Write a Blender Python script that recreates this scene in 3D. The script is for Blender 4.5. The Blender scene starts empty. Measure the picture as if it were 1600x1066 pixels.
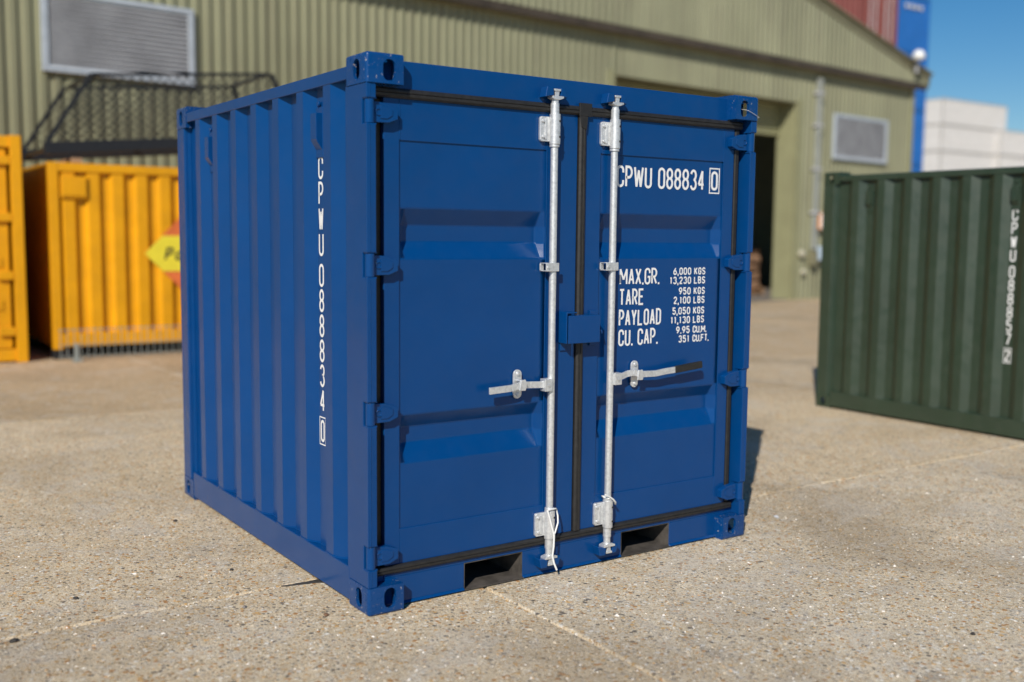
import bpy, bmesh, math, random
from mathutils import Vector, Matrix, Euler
R = math.radians
random.seed(7)
scn = bpy.context.scene
col = scn.collection

# ------------------------------------------------------------------ camera
cam_d = bpy.data.cameras.new('camera')
cam = bpy.data.objects.new('camera', cam_d)
col.objects.link(cam)
CAM = Vector((-1.8619, -3.7193, 1.5535))
EUL = Euler((1.47055912, -0.01004479, -0.60120929), 'XYZ')
FPX = 1633.7
cam.location = CAM
cam.rotation_euler = EUL
cam_d.sensor_width = 36.0
cam_d.lens = FPX / 1600 * 36.0
cam_d.clip_start = 0.05
cam_d.clip_end = 3000
cam_d.dof.use_dof = True
cam_d.dof.focus_distance = 4.75
cam_d.dof.aperture_fstop = 0.9
scn.camera = cam

# ------------------------------------------------------------------ world, sun, exposure
SUN = Vector((-2.417, -2.039, 2.26)).normalized()
elev = math.asin(SUN.z)
w = bpy.data.worlds.new('World')
scn.world = w
w.use_nodes = True
nt = w.node_tree
bg = nt.nodes['Background']
sky = nt.nodes.new('ShaderNodeTexSky')
sky.sky_type = 'NISHITA'
sky.sun_disc = False
sky.sun_elevation = elev
sky.sun_rotation = math.atan2(SUN.x, SUN.y)
sky.altitude = 0
sky.air_density = 1.0
sky.dust_density = 0.0
sky.ozone_density = 4.0
hsv = nt.nodes.new('ShaderNodeHueSaturation')
hsv.inputs['Saturation'].default_value = 1.35
nt.links.new(sky.outputs[0], hsv.inputs['Color'])
nt.links.new(hsv.outputs[0], bg.inputs[0])
bg.inputs[1].default_value = 0.075
sd = bpy.data.lights.new('sun', 'SUN')
sd.energy = 4.5
sd.angle = R(0.53)
sd.color = (1.0, 0.94, 0.85)
so = bpy.data.objects.new('sun', sd)
col.objects.link(so)
so.rotation_euler = (-SUN).to_track_quat('-Z', 'Y').to_euler()
so.location = (-10, -10, 12)
scn.view_settings.view_transform = 'Standard'
scn.view_settings.look = 'None'
scn.view_settings.exposure = 0.0
scn.view_settings.gamma = 1.0

def ray(px, py):
    return EUL.to_matrix() @ Vector(((px - 800) / FPX, (533 - py) / FPX, -1))
def ground(px, py, z=0.0):
    d = ray(px, py)
    return CAM + d * ((z - CAM.z) / d.z)

# ------------------------------------------------------------------ materials
def newmat(name):
    m = bpy.data.materials.new(name)
    m.use_nodes = True
    return m, m.node_tree, m.node_tree.nodes['Principled BSDF']
def N(t, kind, **kw):
    n = t.nodes.new(kind)
    for k, v in kw.items():
        if k in n.inputs.keys():
            n.inputs[k].default_value = v
        else:
            setattr(n, k, v)
    return n
def ramp(t, stops, interp='LINEAR'):
    r = t.nodes.new('ShaderNodeValToRGB')
    r.color_ramp.interpolation = interp
    e = r.color_ramp.elements
    while len(e) < len(stops): e.new(0.5)
    for i, (p, c) in enumerate(stops):
        e[i].position = p
        e[i].color = (c[0], c[1], c[2], 1) if not isinstance(c, (int, float)) else (c, c, c, 1)
    return r
def mix(t, fac, a, b, mode='MIX'):
    m = t.nodes.new('ShaderNodeMix')
    m.data_type = 'RGBA'
    m.blend_type = mode
    for k, v in ((0, fac), (6, a), (7, b)):
        if hasattr(v, 'links') or hasattr(v, 'is_linked'):
            t.links.new(v, m.inputs[k])
        elif isinstance(v, (int, float)):
            m.inputs[k].default_value = v
        else:
            m.inputs[k].default_value = (v[0], v[1], v[2], 1)
    return m.outputs[2]

def paint(name, c, rough=0.32, spec=0.5, dirt=0.10, dirtcol=(0.30, 0.25, 0.19), peel=0.05, var=0.10, chips=0.0, chipcol=(0.45, 0.40, 0.36)):
    """sprayed gloss paint: faint tone drift, orange peel, dust film, optional chips"""
    m, t, b = newmat(name)
    geo = N(t, 'ShaderNodeNewGeometry')
    n1 = N(t, 'ShaderNodeTexNoise', Scale=2.3, Detail=4.0, Roughness=0.6)
    t.links.new(geo.outputs['Position'], n1.inputs['Vector'])
    r1 = ramp(t, [(0.3, tuple(x * (1 - var) for x in c)), (0.7, tuple(min(1, x * (1 + var)) for x in c))])
    t.links.new(n1.outputs[0], r1.inputs[0])
    n2 = N(t, 'ShaderNodeTexNoise', Scale=11.0, Detail=8.0, Roughness=0.7)
    t.links.new(geo.outputs['Position'], n2.inputs['Vector'])
    r2 = ramp(t, [(0.42, 0.0), (0.75, dirt)])
    t.links.new(n2.outputs[0], r2.inputs[0])
    out = mix(t, r2.outputs[0], r1.outputs[0], dirtcol)
    if chips > 0:
        n4 = N(t, 'ShaderNodeTexNoise', Scale=55.0, Detail=5.0, Roughness=0.75)
        t.links.new(geo.outputs['Position'], n4.inputs['Vector'])
        r4 = ramp(t, [(0.66 - chips * 0.1, 0.0), (0.69 - chips * 0.1, 1.0)])
        t.links.new(n4.outputs[0], r4.inputs[0])
        out = mix(t, r4.outputs[0], out, chipcol)
    t.links.new(out, b.inputs['Base Color'])
    rr = ramp(t, [(0.3, rough * 0.85), (0.75, min(1, rough * 1.35))])
    t.links.new(n2.outputs[0], rr.inputs[0])
    t.links.new(rr.outputs[0], b.inputs['Roughness'])
    b.inputs['Specular IOR Level'].default_value = spec
    n3 = N(t, 'ShaderNodeTexNoise', Scale=420.0, Detail=1.0)
    t.links.new(geo.outputs['Position'], n3.inputs['Vector'])
    n5 = N(t, 'ShaderNodeTexNoise', Scale=5.0, Detail=2.0)
    t.links.new(geo.outputs['Position'], n5.inputs['Vector'])
    b1 = N(t, 'ShaderNodeBump', Strength=peel, Distance=0.002)
    b2 = N(t, 'ShaderNodeBump', Strength=0.2, Distance=0.02)
    t.links.new(n3.outputs[0], b1.inputs['Height'])
    t.links.new(n5.outputs[0], b2.inputs['Height'])
    t.links.new(b2.outputs[0], b1.inputs['Normal'])
    t.links.new(b1.outputs[0], b.inputs['Normal'])
    return m

def simple(name, c, rough=0.6, metal=0.0, var=0.15, scale=8.0, bump=0.0, spec=0.5):
    m, t, b = newmat(name)
    geo = N(t, 'ShaderNodeNewGeometry')
    n1 = N(t, 'ShaderNodeTexNoise', Scale=scale, Detail=6.0, Roughness=0.65)
    t.links.new(geo.outputs['Position'], n1.inputs['Vector'])
    r1 = ramp(t, [(0.3, tuple(x * (1 - var) for x in c)), (0.7, tuple(min(1, x * (1 + var)) for x in c))])
    t.links.new(n1.outputs[0], r1.inputs[0])
    t.links.new(r1.outputs[0], b.inputs['Base Color'])
    b.inputs['Roughness'].default_value = rough
    b.inputs['Metallic'].default_value = metal
    b.inputs['Specular IOR Level'].default_value = spec
    if bump:
        bb = N(t, 'ShaderNodeBump', Strength=bump, Distance=0.01)
        t.links.new(n1.outputs[0], bb.inputs['Height'])
        t.links.new(bb.outputs[0], b.inputs['Normal'])
    return m

def galvanised():
    m, t, b = newmat('galvanised_steel')
    geo = N(t, 'ShaderNodeNewGeometry')
    v = N(t, 'ShaderNodeTexVoronoi', Scale=95.0)
    n = N(t, 'ShaderNodeTexNoise', Scale=60.0, Detail=6.0, Roughness=0.7)
    t.links.new(geo.outputs['Position'], v.inputs['Vector'])
    t.links.new(geo.outputs['Position'], n.inputs['Vector'])
    r1 = ramp(t, [(0.0, (0.62, 0.63, 0.64)), (1.0, (0.84, 0.85, 0.85))])
    sep = N(t, 'ShaderNodeSeparateColor')
    t.links.new(v.outputs['Color'], sep.inputs[0])
    t.links.new(sep.outputs[0], r1.inputs[0])
    r2 = ramp(t, [(0.45, (0.80, 0.81, 0.81)), (0.7, (0.46, 0.47, 0.48))])
    t.links.new(n.outputs[0], r2.inputs[0])
    t.links.new(mix(t, 0.45, r1.outputs[0], r2.outputs[0]), b.inputs['Base Color'])
    b.inputs['Metallic'].default_value = 0.60
    b.inputs['Roughness'].default_value = 0.42
    bb = N(t, 'ShaderNodeBump', Strength=0.15, Distance=0.002)
    t.links.new(n.outputs[0], bb.inputs['Height'])
    t.links.new(bb.outputs[0], b.inputs['Normal'])
    return m

def concrete(name, tint=1.0):
    m, t, b = newmat(name)
    geo = N(t, 'ShaderNodeNewGeometry')
    info = N(t, 'ShaderNodeObjectInfo')
    pos = geo.outputs['Position']
    # cement matrix
    nb = N(t, 'ShaderNodeTexNoise', Scale=0.9, Detail=6.0, Roughness=0.65)
    nm = N(t, 'ShaderNodeTexNoise', Scale=7.0, Detail=7.0, Roughness=0.7)
    nf = N(t, 'ShaderNodeTexNoise', Scale=260.0, Detail=3.0, Roughness=0.7)
    for n in (nb, nm, nf): t.links.new(pos, n.inputs['Vector'])
    cem = ramp(t, [(0.25, (0.60, 0.48, 0.315)), (0.5, (0.69, 0.57, 0.395)), (0.75, (0.76, 0.645, 0.475))])
    t.links.new(nb.outputs[0], cem.inputs[0])
    cm2 = ramp(t, [(0.25, 0.78), (0.75, 1.18)])
    t.links.new(nm.outputs[0], cm2.inputs[0])
    base = mix(t, 1.0, cem.outputs[0], cm2.outputs[0], 'MULTIPLY')
    cf = ramp(t, [(0.3, 0.60), (0.7, 1.30)])
    t.links.new(nf.outputs[0], cf.inputs[0])
    base = mix(t, 1.0, base, cf.outputs[0], 'MULTIPLY')
    # warp for angular stones
    wn = N(t, 'ShaderNodeTexNoise', Scale=70.0, Detail=2.0)
    t.links.new(pos, wn.inputs['Vector'])
    wv = N(t, 'ShaderNodeVectorMath', operation='SCALE')
    wv.inputs[3].default_value = 0.010
    t.links.new(wn.outputs['Color'], wv.inputs[0])
    wp = N(t, 'ShaderNodeVectorMath', operation='ADD')
    t.links.new(pos, wp.inputs[0]); t.links.new(wv.outputs[0], wp.inputs[1])
    heights = []
    for sc, thr, stops in (
        (105.0, 0.62, [(0.0, (0.66, 0.57, 0.44)), (0.22, (0.46, 0.35, 0.23)), (0.42, (0.74, 0.68, 0.58)), (0.58, (0.52, 0.33, 0.15)), (0.74, (0.17, 0.14, 0.11)), (0.82, (0.76, 0.68, 0.55))]),
        (52.0, 0.44, [(0.0, (0.60, 0.51, 0.38)), (0.20, (0.84, 0.80, 0.72)), (0.36, (0.46, 0.22, 0.07)), (0.50, (0.56, 0.45, 0.32)), (0.66, (0.13, 0.115, 0.10)), (0.76, (0.62, 0.38, 0.15)), (0.90, (0.42, 0.36, 0.30))])):
        v = N(t, 'ShaderNodeTexVoronoi', Scale=sc)
        t.links.new(wp.outputs[0], v.inputs['Vector'])
        sep = N(t, 'ShaderNodeSeparateColor')
        t.links.new(v.outputs['Color'], sep.inputs[0])
        cr = ramp(t, stops, 'CONSTANT')
        t.links.new(sep.outputs[0], cr.inputs[0])
        # which cells hold a stone, and how big
        th = N(t, 'ShaderNodeMath', operation='MULTIPLY')
        t.links.new(sep.outputs[1], th.inputs[0]); th.inputs[1].default_value = thr * 1.45
        ms = N(t, 'ShaderNodeMath', operation='SUBTRACT')
        t.links.new(th.outputs[0], ms.inputs[0]); t.links.new(v.outputs['Distance'], ms.inputs[1])
        mk = N(t, 'ShaderNodeMapRange')
        mk.inputs[1].default_value = 0.0; mk.inputs[2].default_value = 0.08
        t.links.new(ms.outputs[0], mk.inputs[0])
        mk2 = N(t, 'ShaderNodeMath', operation='MULTIPLY'); mk2.inputs[1].default_value = 0.92
        t.links.new(mk.outputs[0], mk2.inputs[0])
        base = mix(t, mk2.outputs[0], base, cr.outputs[0])
        heights.append(mk.outputs[0])
    # slab to slab tone
    sl = ramp(t, [(0.0, (0.92, 0.90, 0.88)), (0.5, (1.0, 0.99, 0.97)), (1.0, (1.06, 1.05, 1.04))])
    t.links.new(info.outputs['Random'], sl.inputs[0])
    base = mix(t, 1.0, base, sl.outputs[0], 'MULTIPLY')
    base = mix(t, 1.0, base, info.outputs['Color'], 'MULTIPLY')
    # tyre and dirt stains
    ns = N(t, 'ShaderNodeTexNoise', Scale=0.55, Detail=5.0, Roughness=0.6, Distortion=0.6)
    t.links.new(pos, ns.inputs['Vector'])
    st = ramp(t, [(0.47, 0.0), (0.66, 0.48)])
    t.links.new(ns.outputs[0], st.inputs[0])
    base = mix(t, st.outputs[0], base, (0.36, 0.275, 0.18))
    # worn pale patches, hairline cracks
    np_ = N(t, 'ShaderNodeTexNoise', Scale=1.7, Detail=7.0, Roughness=0.72, Distortion=1.2)
    t.links.new(pos, np_.inputs['Vector'])
    pr_ = ramp(t, [(0.53, 0.0), (0.60, 0.36)])
    t.links.new(np_.outputs[0], pr_.inputs[0])
    base = mix(t, pr_.outputs[0], base, (0.72, 0.66, 0.57))
    wn2 = N(t, 'ShaderNodeTexNoise', Scale=3.0, Detail=6.0, Roughness=0.7)
    t.links.new(pos, wn2.inputs['Vector'])
    ws2 = N(t, 'ShaderNodeVectorMath', operation='SCALE'); ws2.inputs[3].default_value = 0.55
    t.links.new(wn2.outputs['Color'], ws2.inputs[0])
    wa2 = N(t, 'ShaderNodeVectorMath', operation='ADD')
    t.links.new(pos, wa2.inputs[0]); t.links.new(ws2.outputs[0], wa2.inputs[1])
    vc = N(t, 'ShaderNodeTexVoronoi', Scale=0.36, feature='DISTANCE_TO_EDGE')
    t.links.new(wa2.outputs[0], vc.inputs['Vector'])
    cr_ = ramp(t, [(0.0, 0.5), (0.002, 0.35), (0.005, 0.0)])
    t.links.new(vc.outputs['Distance'], cr_.inputs[0])
    cmul = N(t, 'ShaderNodeMath', operation='MULTIPLY')
    cmask = ramp(t, [(0.47, 0.0), (0.60, 1.0)])
    t.links.new(np_.outputs[0], cmask.inputs[0])
    t.links.new(cr_.outputs[0], cmul.inputs[0]); t.links.new(cmask.outputs[0], cmul.inputs[1])
    base = mix(t, cmul.outputs[0], base, (0.13, 0.10, 0.075))
    if tint != 1.0:
        base = mix(t, 1.0, base, (tint, tint, tint), 'MULTIPLY')
    t.links.new(base, b.inputs['Base Color'])
    b.inputs['Roughness'].default_value = 0.88
    b.inputs['Specular IOR Level'].default_value = 0.25
    hs = N(t, 'ShaderNodeMath', operation='ADD')
    t.links.new(heights[0], hs.inputs[0]); t.links.new(heights[1], hs.inputs[1])
    hs2 = N(t, 'ShaderNodeMath', operation='ADD')
    t.links.new(hs.outputs[0], hs2.inputs[0]); t.links.new(nf.outputs[0], hs2.inputs[1])
    bb = N(t, 'ShaderNodeBump', Strength=0.9, Distance=0.006)
    t.links.new(hs2.outputs[0], bb.inputs['Height'])
    b2 = N(t, 'ShaderNodeBump', Strength=0.5, Distance=0.02)
    t.links.new(nm.outputs[0], b2.inputs['Height'])
    t.links.new(b2.outputs[0], bb.inputs['Normal'])
    t.links.new(bb.outputs[0], b.inputs['Normal'])
    return m

M = {}
BLUE = (0.001, 0.050, 0.190)
M['blue'] = paint('blue_paint', BLUE, rough=0.20, spec=0.30, dirt=0.012, var=0.05)
M['blue_chip'] = paint('blue_paint_chipped', BLUE, rough=0.26, spec=0.32, dirt=0.02, chips=0.4)
M['green'] = paint('green_paint', (0.019, 0.040, 0.022), rough=0.46, spec=0.75, dirt=0.03)
M['yellow'] = paint('yellow_paint', (0.74, 0.335, 0.005), rough=0.42, spec=0.3, dirt=0.08, dirtcol=(0.35, 0.17, 0.05))
M['olive'] = paint('olive_cladding', (0.285, 0.28, 0.155), rough=0.5, dirt=0.22, dirtcol=(0.20, 0.19, 0.12), var=0.08)
def cladding_mat():
    m, t, b = newmat('olive_sheeting')
    tc = N(t, 'ShaderNodeTexCoord')
    sp_ = N(t, 'ShaderNodeSeparateXYZ'); t.links.new(tc.outputs['Object'], sp_.inputs[0])
    fl = N(t, 'ShaderNodeMath', operation='FLOOR'); t.links.new(sp_.outputs[0], fl.inputs[0])
    wn = N(t, 'ShaderNodeTexWhiteNoise', noise_dimensions='1D'); t.links.new(fl.outputs[0], wn.inputs['W'])
    r0 = ramp(t, [(0.0, (0.24, 0.24, 0.145)), (1.0, (0.285, 0.285, 0.175))])
    t.links.new(wn.outputs['Value'], r0.inputs[0])
    mp = N(t, 'ShaderNodeMapping'); mp.inputs['Scale'].default_value = (5.0, 5.0, 0.35)
    t.links.new(tc.outputs['Object'], mp.inputs[0])
    ns = N(t, 'ShaderNodeTexNoise', Scale=1.0, Detail=6.0, Roughness=0.65); t.links.new(mp.outputs[0], ns.inputs['Vector'])
    rs_ = ramp(t, [(0.48, 0.0), (0.75, 0.5)]); t.links.new(ns.outputs[0], rs_.inputs[0])
    c1 = mix(t, rs_.outputs[0], r0.outputs[0], (0.17, 0.15, 0.10))
    n2 = N(t, 'ShaderNodeTexNoise', Scale=0.5, Detail=4.0); t.links.new(tc.outputs['Object'], n2.inputs['Vector'])
    r2 = ramp(t, [(0.3, 0.85), (0.7, 1.1)]); t.links.new(n2.outputs[0], r2.inputs[0])
    t.links.new(mix(t, 1.0, c1, r2.outputs[0], 'MULTIPLY'), b.inputs['Base Color'])
    b.inputs['Roughness'].default_value = 0.55
    return m
M['sheet'] = cladding_mat()
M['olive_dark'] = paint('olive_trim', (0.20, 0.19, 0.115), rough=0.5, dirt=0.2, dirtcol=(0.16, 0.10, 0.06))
M['red_box'] = paint('red_oxide_paint', (0.21, 0.05, 0.04), rough=0.55, dirt=0.2, dirtcol=(0.42, 0.28, 0.24))
M['farblue'] = paint('bright_blue_paint', (0.008, 0.125, 0.42), rough=0.45, dirt=0.08)
M['white_box'] = paint('white_paint', (0.62, 0.61, 0.60), rough=0.5, dirt=0.5, dirtcol=(0.45, 0.38, 0.30))
M['white_frame'] = paint('greyer_white_paint', (0.42, 0.41, 0.39), rough=0.6, dirt=0.5, dirtcol=(0.30, 0.24, 0.18))  # darker than the wall paint so seams between tiers show
M['galv'] = galvanised()
M['galv_dull'] = simple('weathered_galvanised', (0.46, 0.46, 0.47), 0.6, 0.0, 0.2, 2.0)
M['pipe'] = simple('dull_pipe_paint', (0.27, 0.285, 0.26), 0.6, 0, 0.15, 3.0)
M['frame_grey'] = simple('pale_grey_frame', (0.45, 0.50, 0.55), 0.5, 0.1, 0.1, 5.0)
M['rubber'] = simple('black_rubber', (0.018, 0.017, 0.016), 0.52, 0, 0.4, 40.0, 0.1)
M['rust_shadow'] = simple('rusty_shadow_flashing', (0.055, 0.042, 0.03), 0.8, 0, 0.5, 1.2)  # near-black puts the gable's shadow line into the colour; mottling is rust
M['black'] = simple('black_steel', (0.014, 0.014, 0.016), 0.45, 0.0, 0.3, 20.0)
M['pocket'] = simple('worn_black_pocket', (0.075, 0.066, 0.058), 0.6, 0.0, 0.75, 9.0, 0.1)
M['void'] = simple('dark_inside', (0.02, 0.02, 0.02), 0.9, 0, 0.1, 3.0)
M['letter'] = simple('white_vinyl', (0.80, 0.80, 0.79), 0.45, 0, 0.03, 30.0)
M['plastic'] = simple('white_plastic', (0.82, 0.82, 0.80), 0.35, 0, 0.03, 30.0)
M['timber'] = simple('rough_timber', (0.36, 0.22, 0.12), 0.8, 0, 0.35, 6.0, 0.2)
M['sack'] = simple('brown_sacking', (0.34, 0.20, 0.12), 0.9, 0, 0.3, 4.0, 0.2)
M['sign_yellow'] = simple('yellow_vinyl', (0.80, 0.66, 0.04), 0.5, 0, 0.06, 6.0)
M['sign_orange'] = simple('orange_vinyl', (0.70, 0.16, 0.04), 0.5, 0, 0.2, 6.0)
M['pale_fit'] = simple('weathered_cream_plastic', (0.50, 0.47, 0.36), 0.6, 0, 0.15, 8.0)
M['ink'] = simple('black_ink', (0.02, 0.02, 0.02), 0.5, 0, 0.1, 6.0)
M['orange_box'] = simple('orange_plastic', (0.75, 0.28, 0.05), 0.5, 0, 0.1, 6.0)
M['paleblue'] = simple('pale_blue_box', (0.42, 0.52, 0.62), 0.5, 0, 0.1, 6.0)
M['stone_dark'] = simple('dark_stone', (0.045, 0.040, 0.036), 0.8, 0, 0.4, 60.0, 0.4)
M['stone_brown'] = simple('brown_stone', (0.20, 0.11, 0.06), 0.8, 0, 0.4, 60.0, 0.4)
M['stone_grey'] = simple('grey_stone', (0.22, 0.20, 0.18), 0.8, 0, 0.3, 60.0, 0.4)
M['stone_pale'] = simple('pale_stone', (0.55, 0.57, 0.60), 0.7, 0, 0.2, 60.0, 0.4)
M['tar'] = simple('old_tar', (0.05, 0.046, 0.042), 0.8, 0, 0.5, 50.0, 0.4)
M['concrete'] = concrete('aggregate_concrete')
M['filler'] = simple('joint_sand', (0.40, 0.345, 0.265), 0.95, 0, 0.8, 5.0, 0.4)
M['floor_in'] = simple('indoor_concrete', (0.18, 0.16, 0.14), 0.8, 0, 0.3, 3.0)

def gravel_mat():
    m, t, b = newmat('gravel_mix')
    at = N(t, 'ShaderNodeAttribute', attribute_name='tone')
    cr = ramp(t, [(0.0, (0.56, 0.47, 0.34)), (0.25, (0.80, 0.75, 0.67)), (0.42, (0.36, 0.22, 0.11)), (0.56, (0.48, 0.41, 0.31)), (0.72, (0.16, 0.14, 0.12)), (0.82, (0.50, 0.30, 0.13)), (0.92, (0.34, 0.30, 0.25))], 'CONSTANT')
    t.links.new(at.outputs['Fac'], cr.inputs[0])
    t.links.new(cr.outputs[0], b.inputs['Base Color'])
    b.inputs['Roughness'].default_value = 0.75
    return m
M['gravel'] = gravel_mat()

# ------------------------------------------------------------------ mesh helpers
class MB:
    def __init__(s): s.v = []; s.f = []
    def add(s, vs, fs):
        o = len(s.v); s.v += [tuple(p) for p in vs]; s.f += [tuple(i + o for i in f) for f in fs]; return s
    def box(s, x0, x1, y0, y1, z0, z1):
        return s.add([(x0,y0,z0),(x1,y0,z0),(x1,y1,z0),(x0,y1,z0),(x0,y0,z1),(x1,y0,z1),(x1,y1,z1),(x0,y1,z1)],
                     [(3,2,1,0),(4,5,6,7),(0,1,5,4),(1,2,6,5),(2,3,7,6),(3,0,4,7)])
    def prism(s, poly, axis, a, b):
        """poly of 2-D points swept along axis ('x': (y,z), 'y': (x,z), 'z': (x,y))"""
        mk = {'x': lambda p, t: (t, p[0], p[1]), 'y': lambda p, t: (p[0], t, p[1]), 'z': lambda p, t: (p[0], p[1], t)}[axis]
        n = len(poly)
        return s.add([mk(p, a) for p in poly] + [mk(p, b) for p in poly],
                     [tuple(range(n)), tuple(range(2*n-1, n-1, -1))] + [(i, (i+1) % n, n+(i+1) % n, n+i) for i in range(n)])
    def cyl(s, p0, p1, r0, r1=None, n=20):
        r1 = r0 if r1 is None else r1
        p0, p1 = Vector(p0), Vector(p1); d = (p1 - p0).normalized()
        u = d.orthogonal().normalized(); v = d.cross(u)
        ring = lambda p, r: [p + (u*math.cos(2*math.pi*i/n) + v*math.sin(2*math.pi*i/n))*r for i in range(n)]
        return s.add(ring(p0, r0) + ring(p1, r1), [tuple(range(n-1,-1,-1)), tuple(range(n, 2*n))] + [(i, (i+1) % n, n+(i+1) % n, n+i) for i in range(n)])
    def tube(s, pts, r, n=8, closed=False):
        pts = [Vector(p) for p in pts]; m = len(pts); rings = []
        up = None
        for i, p in enumerate(pts):
            a = pts[(i-1) % m] if (closed or i > 0) else p
            b = pts[(i+1) % m] if (closed or i < m-1) else p
            d = (b - a).normalized()
            if up is None: up = d.orthogonal().normalized()
            up = (up - d*up.dot(d)).normalized(); v = d.cross(up)
            rings.append([p + (up*math.cos(2*math.pi*k/n) + v*math.sin(2*math.pi*k/n))*r for k in range(n)])
        fs = []
        for i in range(m if closed else m-1):
            j = (i+1) % m
            fs += [(i*n+k, i*n+(k+1) % n, j*n+(k+1) % n, j*n+k) for k in range(n)]
        if not closed: fs += [tuple(range(n-1,-1,-1)), tuple((m-1)*n+k for k in range(n))]
        return s.add([q for rr in rings for q in rr], fs)
    def bar(s, p0, p1, wd, ht, up=(0,0,1)):
        """rectangular bar from p0 to p1"""
        p0, p1 = Vector(p0), Vector(p1); d = (p1-p0).normalized(); up = Vector(up)
        sd_ = d.cross(up).normalized(); u = sd_.cross(d)
        q = [(-1,-1),(1,-1),(1,1),(-1,1)]
        return s.add([p + sd_*a*wd/2 + u*b_*ht/2 for p in (p0, p1) for a, b_ in q], [(3,2,1,0),(4,5,6,7),(0,1,5,4),(1,2,6,5),(2,3,7,6),(3,0,4,7)])
    def mesh(s, name):
        me = bpy.data.meshes.new(name)
        me.from_pydata(s.v, [], s.f)
        bm = bmesh.new(); bm.from_mesh(me)
        bmesh.ops.recalc_face_normals(bm, faces=bm.faces)
        bm.to_mesh(me); bm.free()
        return me
    def build(s, name, mat, parent=None, bevel=0.0, smooth=True, seg=2, recalc=True, ang=22):
        if recalc: me = s.mesh(name)
        else:
            me = bpy.data.meshes.new(name); me.from_pydata(s.v, [], s.f)
        return link(name, me, mat, parent, bevel, smooth, seg, ang)

def link(name, me, mat, parent=None, bevel=0.0, smooth=True, seg=2, ang=22):
    if not me.materials: me.materials.append(mat)
    if smooth:
        me.polygons.foreach_set('use_smooth', [True]*len(me.polygons))
        me.set_sharp_from_angle(angle=R(ang))
    o = bpy.data.objects.new(name, me)
    col.objects.link(o)
    o.parent = parent
    if bevel:
        b = o.modifiers.new('bevel', 'BEVEL')
        b.width = bevel; b.segments = seg; b.limit_method = 'ANGLE'; b.angle_limit = R(35); b.harden_normals = smooth
    return o
def empty(name, loc=(0,0,0), rz=0.0, label=None, cat=None, group=None):
    o = bpy.data.objects.new(name, None)
    o.empty_display_size = 0.2
    col.objects.link(o); o.location = loc; o.rotation_euler = (0,0,rz)
    return tag(o, label, cat, group)
def tag(o, label=None, cat=None, group=None, kind=None):
    for k, v in (('label', label), ('category', cat), ('group', group), ('kind', kind)):
        if v: o[k] = v
    return o

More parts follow.
